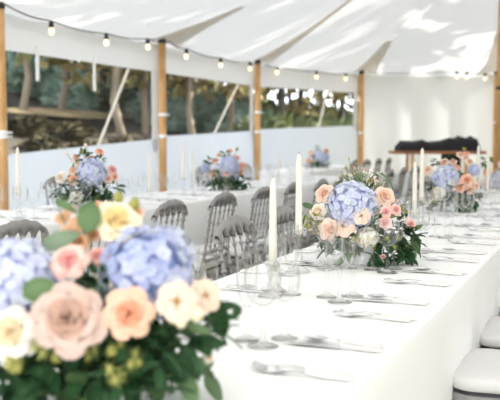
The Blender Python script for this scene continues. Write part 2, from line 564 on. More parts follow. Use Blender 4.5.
# ------------------------------------------------------------------ tables
def tablecloth(x0, x1, y0, y1, label, seed):
    random.seed(seed)
    zt = 0.740
    n = []
    r = .012
    # perimeter points
    per = []
    def seg(ax, ay, bx, by, k):
        for i in range(k): per.append((ax + (bx - ax) * i / k, ay + (by - ay) * i / k))
    kx, ky = 24, int((y1 - y0) * 26)
    seg(x0, y0, x1, y0, kx); seg(x1, y0, x1, y1, ky); seg(x1, y1, x0, y1, kx); seg(x0, y1, x0, y0, ky)
    N = len(per)
    cx, cy = (x0 + x1) / 2, (y0 + y1) / 2
    pts = []
    s = 0
    hx, hy = (x1 - x0) / 2, (y1 - y0) / 2
    levels = [(-.30, 0.0), (-.06, 0), (-.012, 0), (-.003, -.003), (0, -.012), (.002, -.05), (.004, -.2), (.007, -.4), (.010, -.6), (.012, -.733)]
    ph = [random.uniform(0, 6) for _ in range(4)]
    for off, dz in levels:
        for i, (x, y) in enumerate(per):
            nx = -1 if abs(x - x0) < 1e-6 else (1 if abs(x - x1) < 1e-6 else 0)
            ny = -1 if abs(y - y0) < 1e-6 else (1 if abs(y - y1) < 1e-6 else 0)
            along = y if nx else x
            f = -dz
            w = (0.010 * sin(along * 9 + ph[0]) + .007 * sin(along * 21 + ph[1]) + .004 * sin(along * 37 + ph[2])) * f * 1.0
            o_ = off + w
            px_ = x + nx * o_; py_ = y + ny * o_
            if off < -.05 and nx == 0: px_ = x0 - off if x < x0 - off else (x1 + off if x > x1 + off else x)
            if off < -.05 and ny == 0: py_ = y0 - off if y < y0 - off else (y1 + off if y > y1 + off else y)
            z = zt + dz
            pts.append((px_, py_, z))
    m = MB(); m.grid(pts, len(levels), N, wrap=True)
    m.face([k for k in range(N)][::-1])
    o = m.build('tablecloth', M['cloth'])
    return tag(o, label, 'tablecloth')


def long_table(x0, x1, y0, y1, label):
    r = empty('banquet_table', ((x0 + x1) / 2, (y0 + y1) / 2, 0))
    tag(r, label, 'table')
    hx, hy = (x1 - x0) / 2 - .02, (y1 - y0) / 2 - .02
    m = MB(); m.box((0, 0, .72), (hx, hy, .016)); m.build('tabletop', M['bar_wood'], r, smooth=False)
    for sx in (-1, 1):
        for sy in (-1, 1):
            m = MB(); m.lathe([(.02, 0), (.02, .704)], (sx * (hx - .08), sy * (hy - .25), 0), 10)
            m.build('leg', M['metal_leg'], r)

T1 = (-1.175, -.418, 0.15, 9.2)
T2 = (-3.53, -2.78, 1.9, 9.7)
T3 = (-4.56, -3.8, 10.9, 13.7)
for T, a, b, sd in ((T1, 'white floor-length linen on the nearest long table with the large foreground flowers', 'long banquet table hidden under the nearest white cloth', 1),
                    (T2, 'white floor-length linen on the second long table, beyond the aisle chairs', 'long banquet table hidden under the second white cloth', 2),
                    (T3, 'white linen on the small far table beside the third window', 'far short banquet table hidden under its white cloth', 3)):
    long_table(*T, b); tablecloth(*T, a, sd)

# ------------------------------------------------------------------ chairs
def bead_post(L, r, nb, base=.0):
    """turned post with rings, returns lathe profile from 0 to L"""
    pr = [(r * .9, 0)]
    for k in range(nb):
        z = L * (k + .5) / nb
        h = L / nb
        pr += [(r * .62, z - h * .30), (r * .62, z - h * .14), (r * 1.0, z - h * .10), (r * 1.22, z), (r * 1.0, z + h * .10), (r * .62, z + h * .14), (r * .75, z + h * .30)]
    pr.append((r * .9, L))
    return pr


def make_chair():
    """faces +X, origin on the floor under the seat centre"""
    root = empty('banquet_chair')
    sl = M['silver']
    xb = -.195
    rake = .075

    def bx(z): return xb - rake * max(0, z - .44) / .44
    # seat frame: rounded trapezoid ring
    def outline(sc, wf=.205, wb=.17, xf=.205, xr=-.20, rr=.05):
        pts = []
        cs = [(xf, wf, 0), (xr, wb, 90), (xr, -wb, 180), (xf, -wf, 270)]
        for cxx, cyy, a0 in ((xf, wf, 0), (xr, wb, 90), (xr, -wb, 180), (xf, -wf, 270)):
            sx = 1 if cxx > 0 else -1; sy = 1 if cyy > 0 else -1
            r_ = rr * (1.5 if cxx > 0 else .6)
            ccx, ccy = cxx - sx * r_, cyy - sy * r_
            for k in range(7):
                a = R(a0 + 90 * k / 6)
                pts.append((ccx + r_ * cos(a), ccy + r_ * sin(a)))
        return [(x * sc, y * sc) for x, y in pts]
    m = MB()
    rings = [(.93, .395), (.985, .40), (1, .415), (1, .435), (.985, .442), (.93, .444)]
    N = 28
    m.grid([(x, y, z) for sc, z in rings for x, y in outline(sc)], len(rings), N, wrap=True)
    m.face([k for k in range(N)][::-1]); m.face([5 * N + k for k in range(N)])
    m.build('seat_frame', sl, root)
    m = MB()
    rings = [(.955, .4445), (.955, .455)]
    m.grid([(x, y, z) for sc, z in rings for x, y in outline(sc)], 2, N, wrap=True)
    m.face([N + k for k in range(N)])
    m.build('gap_shade_layer', M['gap_shade'], root)  # dark layer put in as the shadow gap below the cushion
    m = MB()
    rings = [(.93, .455), (.985, .457), (1.0, .466), (1.0, .478), (.985, .488), (.93, .494), (.8, .498), (.5, .502), (.2, .503)]
    m.grid([(x, y, z) for sc, z in rings for x, y in outline(sc)], len(rings), N, wrap=True)
    m.face([k for k in range(N)][::-1]); m.face([8 * N + k for k in range(N)])
    m.build('cushion', M['cushion'], root)
    # legs
    for sy in (-1, 1):
        m = MB(); m.lathe(bead_post(.40, .016, 5), (.165, sy * .17, 0), 12); m.build('front_leg', sl, root)
        # rear leg runs up as back post
        m = MB()
        path = [(xb - .04, sy * .165, 0), (xb, sy * .152, .42), (bx(.5), sy * .150, .50)]
        m.tube(path, [.014, .018, .016], 12)
        m.build('rear_leg', sl, root)
        m = MB()
        q = Vector((bx(.84) - bx(.5), 0, .34)).to_track_quat('Z', 'Y')
        m.lathe(bead_post(.345, .0115, 8), (bx(.5), sy * .150, .50), 12, q=q)
        m.build('back_post', sl, root)
    # spindles
    for yy in (-.09, -.03, .03, .09):
        m = MB()
        q = Vector((bx(.80) - bx(.555), 0, .245)).to_track_quat('Z', 'Y')
        m.lathe(bead_post(.262, .0068, 4), (bx(.555), yy, .555), 10, q=q)
        m.build('spindle', sl, root)
    # lower back rails
    for z, r_ in ((.555, .012), (.505, .009)):
        m = MB(); m.tube([(bx(z), -.16, z), (bx(z), 0, z + .004), (bx(z), .16, z)], r_, 10); m.build('back_rail', sl, root)
    for yy in (-.12, -.07, -.02, .03, .08, .13):
        pass
    # crest rail with scalloped underside
    m = MB()
    n = 90
    W = .170
    pts = []
    for i in range(n + 1):
        y = -W + 2 * W * i / n
        u = y / W
        top = .888 - .048 * abs(u) ** 2.2 - .012 * abs(u) ** 12 + .005 * abs(sin(y * 48)) * (1 - abs(u) ** 6)
        # arches between posts at +-.162 and the four spindles
        k = (y + .150) / .060
        fr = k - math.floor(k)
        arch = sin(pi * fr) ** .38 if 0 <= k <= 5 else 0
        low = .802 + (.048) * arch - .004 * abs(u) ** 3
        low = min(low, top - .012)
        th = .012
        for (dx, z) in ((-th, low), (-th * 1.1, (low + top) / 2), (-th * .6, top - .002), (0, top + .002), (th * .6, top - .002), (th * 1.1, (low + top) / 2), (th, low)):
            pts.append((bx(z) + dx, y, z))
    m.grid(pts, n + 1, 7, wrap=True)
    m.face(list(range(7))); m.face([n * 7 + k for k in range(7)][::-1])
    m.build('crest_rail', sl, root)
    # stretchers
    for z in (.15, .24):
        for sy in (-1, 1):
            m = MB(); m.tube([(.165, sy * .17, z), (xb - .02, sy * .163, z + .02)], .008, 8); m.build('stretcher', sl, root)
    m = MB(); m.tube([(.165, -.17, .2), (.165, .17, .2)], .008, 8); m.build('stretcher', sl, root)
    m = MB(); m.tube([(xb - .022, -.163, .2), (xb - .022, .163, .2)], .008, 8); m.build('stretcher', sl, root)
    return root

ORD = ['first', 'second', 'third', 'fourth', 'fifth', 'sixth', 'seventh', 'eighth', 'ninth', 'tenth', 'eleventh', 'twelfth', 'thirteenth', 'fourteenth', 'fifteenth', 'sixteenth', 'seventeenth', 'eighteenth', 'nineteenth', 'twentieth']
proto = make_chair()
used = [False]


def chair(x, y, rz, label, group):
    if not used[0]:
        o = proto; used[0] = True
        o.location = (x, y, 0); o.rotation_euler = (0, 0, rz)
    else:
        o = copy_tree(proto, (x, y, 0), rz)
    tag(o, label, 'chair', group)
    return o

random.seed(11)
SET1 = [1.62 + .545 * k for k in range(14)]
RIGHTC = [2.66, 3.22, 3.78]
for k, y in enumerate(RIGHTC):
    chair(-.225, y, pi + R(random.uniform(-1.5, 1.5)), ['silver chair with white cushion at the bottom right corner, fully in view', 'silver chair with white cushion just behind the bottom right one', 'silver chair at right edge, only a corner of its seat showing'][k], 'chairs on the right of the nearest table')
# nearest table, far (left) side: backs towards the aisle, facing +X
for k in range(11):
    y = 2.45 + .545 * k
    lab = 'silver spindle-back chair on the aisle side of the nearest table, %s from the camera' % ORD[k]
    chair(-1.10 + random.uniform(-.015, .015), y, R(random.uniform(-3, 3)), lab, 'aisle chairs at the nearest table')
# second table, near side: backs towards the camera, facing -X
for k in range(13):
    y = (2.53, 3.1, 3.66, 4.30, 4.90, 5.45)[k] if k < 6 else 5.45 + .56 * (k - 5)
    lab = ['grey spindle-back chair at the left edge behind the big flowers', 'grey spindle-back chair hidden behind the tall cream rose', 'dark spindle-back chair standing alone between flowers and tables, second white cloth behind',
           'dark spindle-back chair with white seat left of the lighter nearest aisle chair'][k] if k < 4 else 'spindle-back chair on the aisle side of the second table, %s from the camera' % ORD[k]
    chair(-2.29 + random.uniform(-.02, .02), y, pi + R(random.uniform(-4, 4)), lab, 'aisle chairs at the second table')
# second table, far side
for k in range(4):
    y = (5.5, 8.1, 8.7, 9.3)[k]
    lab = 'silver chair on the window side of the second table, %s from the left pole' % ORD[k]
    chair(-3.80, y, R(random.uniform(-4, 4)), lab, 'window-side chairs at the second table')
for k in range(4):
    chair(-3.52, 11.2 + .65 * k, pi + R(random.uniform(-4, 4)), 'silver chair at the far small table, %s from the camera' % ORD[k], 'chairs at the far small table')

# ------------------------------------------------------------------ glassware, candles
def make_goblet(name, H, rb, hb, rr, foot, facet=0):
    """bowl radius rb, bowl height hb, rim radius rr; root mesh is the bowl, child the stem with its foot"""
    zb = H - hb
    m = MB()
    outer = [(.004, zb), (rb * .45, zb + hb * .06), (rb * .8, zb + hb * .22), (rb, zb + hb * .5), (rb * .98, zb + hb * .75), (rr, H)]
    m.lathe(outer, n=28, cap=False)
    root = m.build(name, M['glass'])
    m = MB()
    m.lathe([(foot, 0), (foot, .002), (foot * .5, .005), (.006, .014), (.0045, zb * .5), (.0065, zb * .62), (.0045, zb * .75), (.006, zb - .002), (.009, zb + .002)], n=20)
    m.build('stem', M['glass'], root)
    return root

def make_tumbler():
    m = MB()
    prof = [(.031, .0), (.034, .003), (.036, .03), (.038, .06), (.040, .095), (.0385, .095), (.036, .06), (.033, .012), (.002, .010)]
    m.lathe(prof, n=16)
    root = m.build('water_tumbler', M['glass'])
    return root

gl_proto = [make_goblet('water_goblet', .185, .041, .095, .036, .035), make_goblet('wine_glass', .165, .035, .08, .031, .032), make_goblet('champagne_flute', .205, .024, .13, .021, .030)]
gl_used = [False] * 3
TZ = .7412


def glass(kind, x, y, label, group):
    p = gl_proto[kind]
    if not gl_used[kind]:
        gl_used[kind] = True; o = p; o.location = (x, y, TZ)
    else:
        o = copy_tree(p, (x, y, TZ), random.uniform(0, 6))
    tag(o, label, 'glass', group)

fork_m = None


def make_cutlery():
    P = {}
    # all point +X from the handle end at x=0
    def strip(rows_, th):
        """rows: (x, halfwidth, z) -> closed thin strip"""
        m = MB(); pts = []
        for x, w, z in rows_:
            pts += [(x, -w, z), (x, -w * .5, z + th), (x, w * .5, z + th), (x, w, z), (x, 0, z - th * .3)]
        m.grid(pts, len(rows_), 5, wrap=True)
        m.face(list(range(5))); m.face([(len(rows_) - 1) * 5 + k for k in range(5)][::-1])
        return m
    def handle(parent):
        m = strip([(0, .006, .003), (.003, .0095, .0028), (.05, .0085, .003), (.09, .006, .006), (.094, .005, .007)], .0055)
        m.build('handle', M['pearl'], parent)
    m = strip([(.09, .003, .007), (.12, .0025, .010), (.140, .006, .009), (.150, .011, .006), (.160, .0115, .005)], .0022)
    for k in range(4):
        y = -.0095 + k * .0063
        m.tube([(.158, y, .006), (.175, y, .004), (.190, y, .006), (.203, y, .011)], [.0019, .0017, .0015, .0008], 6)
    P['fork'] = m.build('fork', M['steel']); handle(P['fork'])
    m = strip([(.09, .005, .006), (.10, .008, .005), (.15, .0095, .004), (.19, .009, .004), (.21, .006, .004), (.222, .001, .004)], .0015)
    P['knife'] = m.build('knife', M['steel']); handle(P['knife'])
    m = strip([(.09, .003, .007), (.125, .0025, .010)], .0022)
    pts = []
    for i in range(9):
        t = i / 8
        x = .122 + .062 * t
        w = .0195 * sin(pi * min(.98, max(.04, t))) ** .7
        for k in range(7):
            u = -1 + 2 * k / 6
            pts.append((x, w * u, .004 + .009 * (u * u) * sin(pi * t) + .006 * (1 - sin(pi * t))))
    m.grid(pts, 9, 7)
    P['spoon'] = m.build('spoon', M['steel']); handle(P['spoon'])
    return P

CP = make_cutlery(); cu = {k: False for k in CP}


def cutlery(kind, x, y, rz, label, group):
    if not cu[kind]:
        cu[kind] = True; o = CP[kind]; o.location = (x, y, TZ); o.rotation_euler = (0, 0, rz)
    else:
        o = copy_tree(CP[kind], (x, y, TZ), rz)
    tag(o, label, kind, group)

random.seed(21)
GN = ['clear stemmed water goblet', 'clear stemmed wine glass', 'slim clear champagne flute']
for side, sx in (('right', 1), ('left', -1)):
    for k, y in enumerate(SET1):
        where = '%s place from the camera, nearest table' % ORD[k]
        xe = T1[1] if sx > 0 else T1[0]
        rz = pi if sx > 0 else 0
        inn = -sx
        sd = 'right-hand' if sx > 0 else 'aisle'
        gap = .012
        if sx > 0 or 1:
            for kk, (kind, dy, ang) in enumerate((('fork', -.125, .0), ('fork', -.10, .05), ('knife', .105, 0.0), ('spoon', .135, -.04))):
                w = {0: 'outer ', 1: 'inner ', 2: '', 3: ''}[kk]
                cutlery(kind, xe - sx * (gap + random.uniform(.0, .02)), y + dy * 1.0, rz + ang + R(random.uniform(-4, 4)),
                        '%ssilver %s with pearl handle, %s side, %s' % (w, kind, sd, where), 'cutlery on the nearest table, %s side' % sd)
        for kk, (kind, dx, dy) in enumerate(((0, .275, .10), (1, .265, .185), (2, .33, .145))):
            glass(kind, xe - sx * (dx + random.uniform(-.008, .008)), y + dy * 1.0 - .04 + random.uniform(-.01, .01),
                  '%s, %s side, %s' % (GN[kind], sd, where), 'glassware on the nearest table')
SET2 = [2.64 + .545 * k for k in range(13)]
for side, sx in (('aisle', 1), ('window', -1)):
    for k, y in enumerate(SET2):
        xe = T2[1] if sx > 0 else T2[0]
        where = '%s place of the second table' % ORD[k]
        for kk, (kind, dx, dy) in enumerate(((0, .26, .10), (1, .25, .19), (2, .32, .145))):
            glass(kind, xe - sx * dx + random.uniform(-.01, .01), y + dy - .05 + random.uniform(-.01, .01),
                  '%s, %s side, %s' % (GN[kind], side, where), 'glassware on the second table')
        for kind, dy in (('fork', -.11), ('knife', .12)):
            cutlery(kind, xe - sx * .015, y + dy, (pi if sx > 0 else 0) + R(random.uniform(-4, 4)),
                    'silver %s with pearl handle, %s side, %s' % (kind, side, where), 'cutlery on the second table')


def make_holder(h):
    m = MB()
    if h < .1:
        m.lathe([(.034, 0), (.036, .006), (.02, .014), (.012, h * .4), (.018, h * .6), (.015, h - .02), (.021, h - .004), (.021, h), (.0145, h), (.0145, h - .018), (.001, h - .02)], n=16)
    else:
        m.lathe([(.038, 0), (.04, .006), (.02, .016), (.009, .03), (.014, h * .35), (.008, h * .5), (.015, h * .7), (.010, h * .82), (.021, h - .004), (.021, h), (.0145, h), (.0145, h - .018), (.001, h - .02)], n=16)
    return m

hold = {}
for h, nm in ((.08, 'candle_holder'), (.145, 'candlestick')):
    hold[h] = [make_holder(h).build(nm, M['glass']), False]
m = MB(); m.lathe([(.0105, 0), (.0125, .004), (.0118, .1), (.0105, .2), (.0085, .262), (.005, .272), (.002, .276)], n=16)
cp0 = m.build('taper_candle', M['wax'])
m = MB(); m.lathe([(.0012, .270), (.0010, .284)], n=6); m.build('wick', M['wick'], cp0)
cu0 = [False]


def candle(p, h, lab):
    x, y = p
    hp = hold[h]
    if not hp[1]: hp[1] = True; o = hp[0]; o.location = (x, y, TZ)
    else: o = copy_tree(hp[0], (x, y, TZ))
    tag(o, 'glass holder under the ' + lab.replace('ivory ', '').replace(' of the photo', ''), 'candle holder', 'candle holders')
    if not cu0[0]: cu0[0] = True; o = cp0; o.location = (x, y, TZ + h - .016)
    else: o = copy_tree(cp0, (x, y, TZ + h - .016))
    tag(o, lab, 'candle', 'ivory taper candles')

LO, HI = .08, .145
for px, d, h, lab in ((273, 2.48, LO, 'ivory taper candle, nearest and lower, left of the middle flowers'),
                      (299, 2.84, HI, 'ivory taper candle, taller, just left of the middle flowers'),
                      (415, 4.2, LO, 'shorter ivory taper candle left of the flowers by the black-covered bar'),
                      (422, 4.4, HI, 'taller ivory taper candle left of the flowers by the black-covered bar'),
                      (478, 5.95, HI, 'taller ivory candle near the right edge of the photo'),
                      (488, 5.75, LO, 'shorter ivory candle near the right edge of the photo'),
                      (18, 4.81, HI, 'ivory candle at far left beside the left tent pole'),
                      (150, 6.2, LO, 'short ivory candle left of the second tent pole'),
                      (183.5, 6.7, HI, 'taller ivory candle right of the second tent pole'),
                      (192, 6.8, LO, 'shorter ivory candle between the second pole and the round blue flowers'),
                      (278, 8.6, LO, 'faint ivory candle far off right of the third tent pole')):
    q = at(px, 150, d)
    candle((q.x, q.y), h, lab)

# ------------------------------------------------------------------ flowers
def petal_grid(m, q, o, phi, R_, qf, wa, hgt, curl, mi, nu=6, nv=6, rnd=0.0, base=.55):
    """one cupped petal: rises from the base ring, its lip rolls outwards"""
    pts = []
    for i in range(nu):
        a = -1 + 2 * i / (nu - 1)
        for j in range(nv):
            t = j / (nv - 1)
            tt = t * (1 - .16 * a * a - .10 * a ** 4)
            lip = max(0, tt - .62) / .38
            r = R_ * qf * (base + (1 - base) * tt ** .8) * (1 + .09 * a) + R_ * curl * lip ** 1.6
            z = R_ * hgt * sin(min(1, tt / .85) * pi / 2) - R_ * curl * .55 * lip ** 2 + rnd * R_ * .03 * sin(a * 3 + phi * 3)
            an = phi + a * wa * (.55 + .45 * t ** .5)
            pts.append(o + q @ Vector((r * cos(an), r * sin(an), z)))
    m.grid(pts, nu, nv, mi)


def rose(parent, pos, axis, r, kind, rng, name='rose'):
    """open rose, its heart towards axis"""
    m = MB()
    q = axis.to_track_quat('Z', 'Y') @ Quaternion((0, 0, 1), rng.uniform(0, 6))
    o = pos - axis * r * .35
    lay = [(.05, 2, 1.6, .84, .02, 1), (.12, 3, 1.3, .86, .04, 1), (.20, 3, 1.3, .85, .07, 1), (.30, 4, 1.0, .82, .09, 1), (.42, 4, .95, .76, .12, 1),
           (.55, 5, .75, .72, .15, 0), (.68, 5, .75, .60, .18, 0), (.80, 6, .62, .46, .20, 0)]
    if r < .022: lay = [lay[0], lay[2], lay[4], lay[5], lay[7]]
    for qf, n, wa, h, curl, inner in lay:
        ph0 = rng.uniform(0, 6)
        for k in range(n):
            petal_grid(m, q, o, ph0 + 2 * pi * k / n, r * rng.uniform(.95, 1.05), qf, wa, h, curl, inner, rnd=rng.uniform(-1, 1), base=.6 if qf < .7 else .35)
    m.lathe([(r * .02, -.05 * r), (r * .35, .0 * r), (r * .45, .2 * r)], o, 8, 2, q=q, cap=False)
    m.blob(o + q @ Vector((0, 0, r * .35)), r * .12, 1, 5, 8, (1, 1, 2.5))
    return m.build(name, [M[kind], M[kind + '_in'], M['stem']], parent)


def lisi(parent, pos, axis, r, kind, rng, name='open_bloom'):
    """looser bloom with a visible yellow heart"""
    m = MB()
    q = axis.to_track_quat('Z', 'Y') @ Quaternion((0, 0, 1), rng.uniform(0, 6))
    o = pos - axis * r * .3
    for qf, n, h in ((.35, 4, .5), (.65, 5, .48), (.95, 6, .35)):
        ph0 = rng.uniform(0, 6)
        for k in range(n):
            petal_grid(m, q, o, ph0 + 2 * pi * k / n, r, qf, .75, h, .15, 0, rnd=rng.uniform(-1, 1), base=.12)
    for k in range(7):
        a = k * .9
        m.blob(o + q @ Vector((r * .1 * cos(a), r * .1 * sin(a), r * .38)), r * .06, 1, 4, 5)
    return m.build(name, [M[kind], M['heart']], parent)


def hydrangea(parent, pos, axis, r, mats, rng, n=110, name='hydrangea'):
    m = MB()
    q = axis.to_track_quat('Z', 'Y')
    m.blob(pos, r * .80, 1, 8, 12)
    for k in range(n):
        z = 1 - 1.55 * (k + .5) / n
        a = k * 2.39996
        rr = sqrt(max(0, 1 - z * z))
        dv = q @ Vector((rr * cos(a), rr * sin(a), z))
        dv = (dv + Vector((rng.uniform(-.1, .1), rng.uniform(-.1, .1), rng.uniform(-.1, .1)))).normalized()
        c = pos + dv * r * rng.uniform(.86, 1.0)
        fq = (dv + Vector((rng.uniform(-.35, .35), rng.uniform(-.35, .35), rng.uniform(-.35, .35)))).normalized().to_track_quat('Z', 'Y') @ Quaternion((0, 0, 1), rng.uniform(0, 6))
        s = r * rng.uniform(.16, .21) * sqrt(110 / n)
        mi = rng.choice((0, 0, 0, 2, 2, 3))
        for p in range(4):
            an = p * pi / 2
            ax = Vector((cos(an), sin(an), 0)); ay = Vector((-sin(an), cos(an), 0))
            L = [(0, 0, 0), (.42, .5, .1), (.8, .52, .22), (1.1, 0, .2), (.8, -.52, .22), (.42, -.5, .1), (.62, 0, .05)]
            b = len(m.v)
            for x, y, zz in L:
                m.v.append(tuple(c + fq @ ((ax * x + ay * y) * s + Vector((0, 0, zz * s)))))
            for i1, i2 in ((0, 1), (1, 2), (2, 3), (3, 4), (4, 5), (5, 0)):
                m.face((b + 6, b + i1, b + i2), mi)
        m.blob(c + fq @ Vector((0, 0, s * .08)), s * .12, 1, 3, 5)
    return m.build(name, [M[x] for x in mats], parent)


def add_leaf(m, base, d, L, W, rng, mi=0, bend=.35, tip=1.0, nrm=None):
    d = d.normalized()
    up = nrm if nrm else Vector((rng.uniform(-.6, .6), rng.uniform(-.6, .6), 1))
    side = d.cross(up)
    if side.length < 1e-3: side = d.cross(Vector((1, 0, 0)))
    side.normalize(); up = side.cross(d).normalized()
    pts = []
    n = 7
    for i in range(n):
        t = i / (n - 1)
        w = W * (sin(pi * min(1, t ** .8 + .001)) ** .8) * .5 if tip == 1.0 else W * .5 * (sin(pi * min(.97, .03 + t * .94)) ** .5)
        c = base + d * L * t - up * bend * L * t * t
        pts += [c - side * w + up * W * .10, c - side * w * .5, c - up * W * .05, c + side * w * .5, c + side * w + up * W * .10]
    m.grid(pts, n, 5, mi)


def sprig(parent, base, d, L, n, lw, lm, rng, name='leaf_sprig', droop=.3, round_=False):
    m = MB()
    d = d.normalized()
    path = [base + d * L * t - UP * droop * L * t * t for t in (0, .25, .5, .75, 1)]
    m.tube(path, [.0022, .002, .0018, .0015, .001], 6, 1)
    for k in range(n):
        t = (k + 1) / n
        c = base + d * L * t - UP * droop * L * t * t
        a = k * 2.4
        s1 = d.cross(UP).normalized(); s2 = s1.cross(d)
        dd = d * .55 + (s1 * cos(a) + s2 * sin(a)) * .9
        add_leaf(m, c, dd, lw * rng.uniform(1.5, 2.1) * (1 if not round_ else .7), lw * rng.uniform(.8, 1.1), rng, 0, bend=rng.uniform(.1, .4), tip=.5 if round_ else 1.0)
    return m.build(name, [lm, M['stem']], parent)


def spray(parent, base, tip, r, rng, mats, n=14, name='flower_spray', sz=.12):
    """thin branching stems carrying tiny florets around tip"""
    m = MB()
    for k in range(n):
        e = tip + Vector((rng.uniform(-1, 1), rng.uniform(-1, 1), rng.uniform(-1, 1))) * r
        mid = base.lerp(e, .5) + Vector((0, 0, .1 * r))
        m.tube([base, mid, e], .0007 + r * .01, 4, 0)
        s = r * sz * rng.uniform(.8, 1.6)
        m.blob(e, s, 1 + k % (len(mats) - 1), 4, 6)
        fq = Vector((rng.uniform(-1, 1), rng.uniform(-1, 1), rng.uniform(0, 1))).normalized().to_track_quat('Z', 'Y')
        for p in range(5):
            a = p * 2 * pi / 5
            dd = fq @ Vector((cos(a), sin(a), .3))
            add_leaf(m, e, dd, s * 1.9, s * 1.2, rng, 1 + k % (len(mats) - 1), bend=.1)
    return m.build(name, [M[x] for x in mats], parent)


def bract(parent, pos, axis, r, rng, mats=('lime', 'leaf_mid'), name='lime_bloom'):
    """spiky green-yellow head: many narrow bracts round a domed heart"""
    m = MB()
    q = axis.to_track_quat('Z', 'Y')
    for k in range(4):
        c = pos + Vector((rng.uniform(-1, 1), rng.uniform(-1, 1), rng.uniform(-1, 1))) * r * .5
        m.blob(c, r * .28, 0, 5, 8)
        for j in range(12):
            a = j * 2 * pi / 12
            dd = q @ Vector((cos(a), sin(a), .5 * rng.uniform(.3, 1.3)))
            add_leaf(m, c, dd, r * .62, r * .2, rng, j % 2 if k % 2 else 0, bend=.05)
    return m.build(name, [M[x] for x in mats], parent)


def arrangement(name, base, d0, label, spec, Rw, H, seed, nfol=10, lw=.035):
    """spec entries: (kind, px, py, radius_px, depth offset in metres, extra)"""
    rng = random.Random(seed)
    base = Vector((base[0], base[1], TZ))
    root = empty(name, base)
    tag(root, label, 'flowers', 'flower centrepieces')
    m = MB()
    m.lathe([(.05, 0), (.055, .004), (.062, .03), (.068, .07), (.070, .075), (.065, .075), (.055, .03)], n=24)
    m.build('vase', M['vase'], root)
    core = Vector((0, 0, H * .42))
    # green body behind the blooms
    for k in range(nfol):
        a = 2 * pi * k / nfol + rng.uniform(-.2, .2)
        dv = Vector((cos(a), sin(a), rng.uniform(-.05, .45)))
        sprig(root, core * .5 + Vector((cos(a), sin(a), 0)) * Rw * .2, dv, Rw * rng.uniform(.65, .85), 11, lw, M[rng.choice(('leaf_dark', 'leaf_dark', 'leaf_mid'))], rng, droop=.12 if nfol > 9 else .3)
    for k in range(nfol):
        a = 2 * pi * k / nfol + rng.uniform(-.3, .3)
        el = rng.uniform(.5, 1.4)
        dv = Vector((cos(a) * cos(el), sin(a) * cos(el), sin(el)))
        sprig(root, core * .5, dv, (H - core.z * .5) * .72, 10, lw, M[rng.choice(('leaf_dark', 'leaf_mid', 'leaf_dark'))], rng, droop=.05)
    for e in spec:
        kind, px, py, rp, dd = e[:5]
        d = d0 + dd
        p = at(px, py, d) - base
        r = rp * d / FPX
        ax = (p - core * .8).normalized()
        tocam = (Vector((0, 0, CH)) - base - p).normalized()
        w = e[5] if len(e) > 5 and isinstance(e[5], float) else .55
        ax = (ax * (1 - w) + tocam * w).normalized()
        if kind.startswith('rose_'):
            o = rose(root, p, ax, r, kind[5:], rng)
            o['label'] = {'cream': 'cream', 'lemon': 'pale yellow', 'peach': 'peach', 'soft': 'soft peach', 'pink': 'pink', 'mauve': 'dusky mauve', 'tan': 'tan'}[kind[5:]] + ' rose'
        elif kind.startswith('lisi_'):
            o = lisi(root, p, ax, r, kind[5:], rng)
            o['label'] = 'open %s bloom with yellow heart' % {'soft': 'soft peach', 'tan': 'tan orange', 'cream': 'cream', 'white_fl': 'white', 'pink': 'pink', 'peach': 'peach'}[kind[5:]]
        elif kind == 'hyd':
            o = hydrangea(root, p, ax, r, ('blue_b', 'blue_a', 'blue_c', 'blue_b'), rng, 190 if r > .045 else 100)
            o['label'] = 'lilac blue hydrangea head'
        elif kind == 'hydblue':
            o = hydrangea(root, p, ax, r, ('blue_a', 'blue_d', 'blue_b', 'blue_c'), rng, 150)
            o['label'] = 'blue hydrangea head'
        elif kind == 'hydpale':
            o = hydrangea(root, p, ax, r, ('blue_c', 'blue_a', 'blue_b', 'white_fl'), rng, 140)
            o['label'] = 'pale blue hydrangea head'
        elif kind == 'hydwhite':
            o = hydrangea(root, p, ax, r, ('white_fl', 'cream', 'white_fl', 'lemon'), rng, 90)
            o['label'] = 'cream white hydrangea head'
        elif kind == 'lime':
            bract(root, p, ax, r, rng)
        elif kind == 'bud':
            m = MB(); q = ax.to_track_quat('Z', 'Y')
            m.lathe([(r * .15, -r), (r * .7, -r * .5), (r * .9, 0), (r * .6, r * .7), (r * .12, r * 1.2)], p, 10, q=q)
            m.tube([p - ax * r, p.lerp(core, .35)], r * .12, 6, 1)
            m.build('bud', [M[e[6] if len(e) > 6 else 'lemon'], M['stem']], root)
        elif kind == 'leaf':      # extra: length px, angle in the picture (deg), material
            m = MB()
            L = rp * d / FPX; ang = R(e[6])
            right = Vector((cos(YAW), sin(YAW), 0))
            dv = right * cos(ang) + UP * sin(ang)
            add_leaf(m, p - dv * L * .5, dv, L, L * e[8], rng, bend=.08, tip=.5 if e[8] > .45 else 1.0, nrm=(tocam + Vector((rng.uniform(-.3, .3), 0, .3))))
            m.tube([p - dv * L * .5, (p - dv * L * .5).lerp(core, .5)], .0012, 5)
            m.build('leaf', M[e[7]], root)
        elif kind == 'spray':     # extra: mats
            spray(root, p.lerp(core, .4), p, r, rng, ('stem',) + e[6], n=e[7])
        elif kind == 'fol':       # clump of leaves
            m = MB()
            for k in range(16):
                c = p + Vector((rng.uniform(-1, 1), rng.uniform(-1, 1), rng.uniform(-1, 1))) * r * .6
                dv = (c - p).normalized() * .6 + ax * .5 + Vector((rng.uniform(-.5, .5), rng.uniform(-.5, .5), rng.uniform(-.5, .3)))
                add_leaf(m, c, dv, r * rng.uniform(.8, 1.2), r * rng.uniform(.4, .6), rng, bend=.3)
            m.tube([p, p.lerp(core, .6)], .0015, 5)
            m.build('leaf_clump', M[e[6] if len(e) > 6 else 'leaf_dark'], root)
    return root

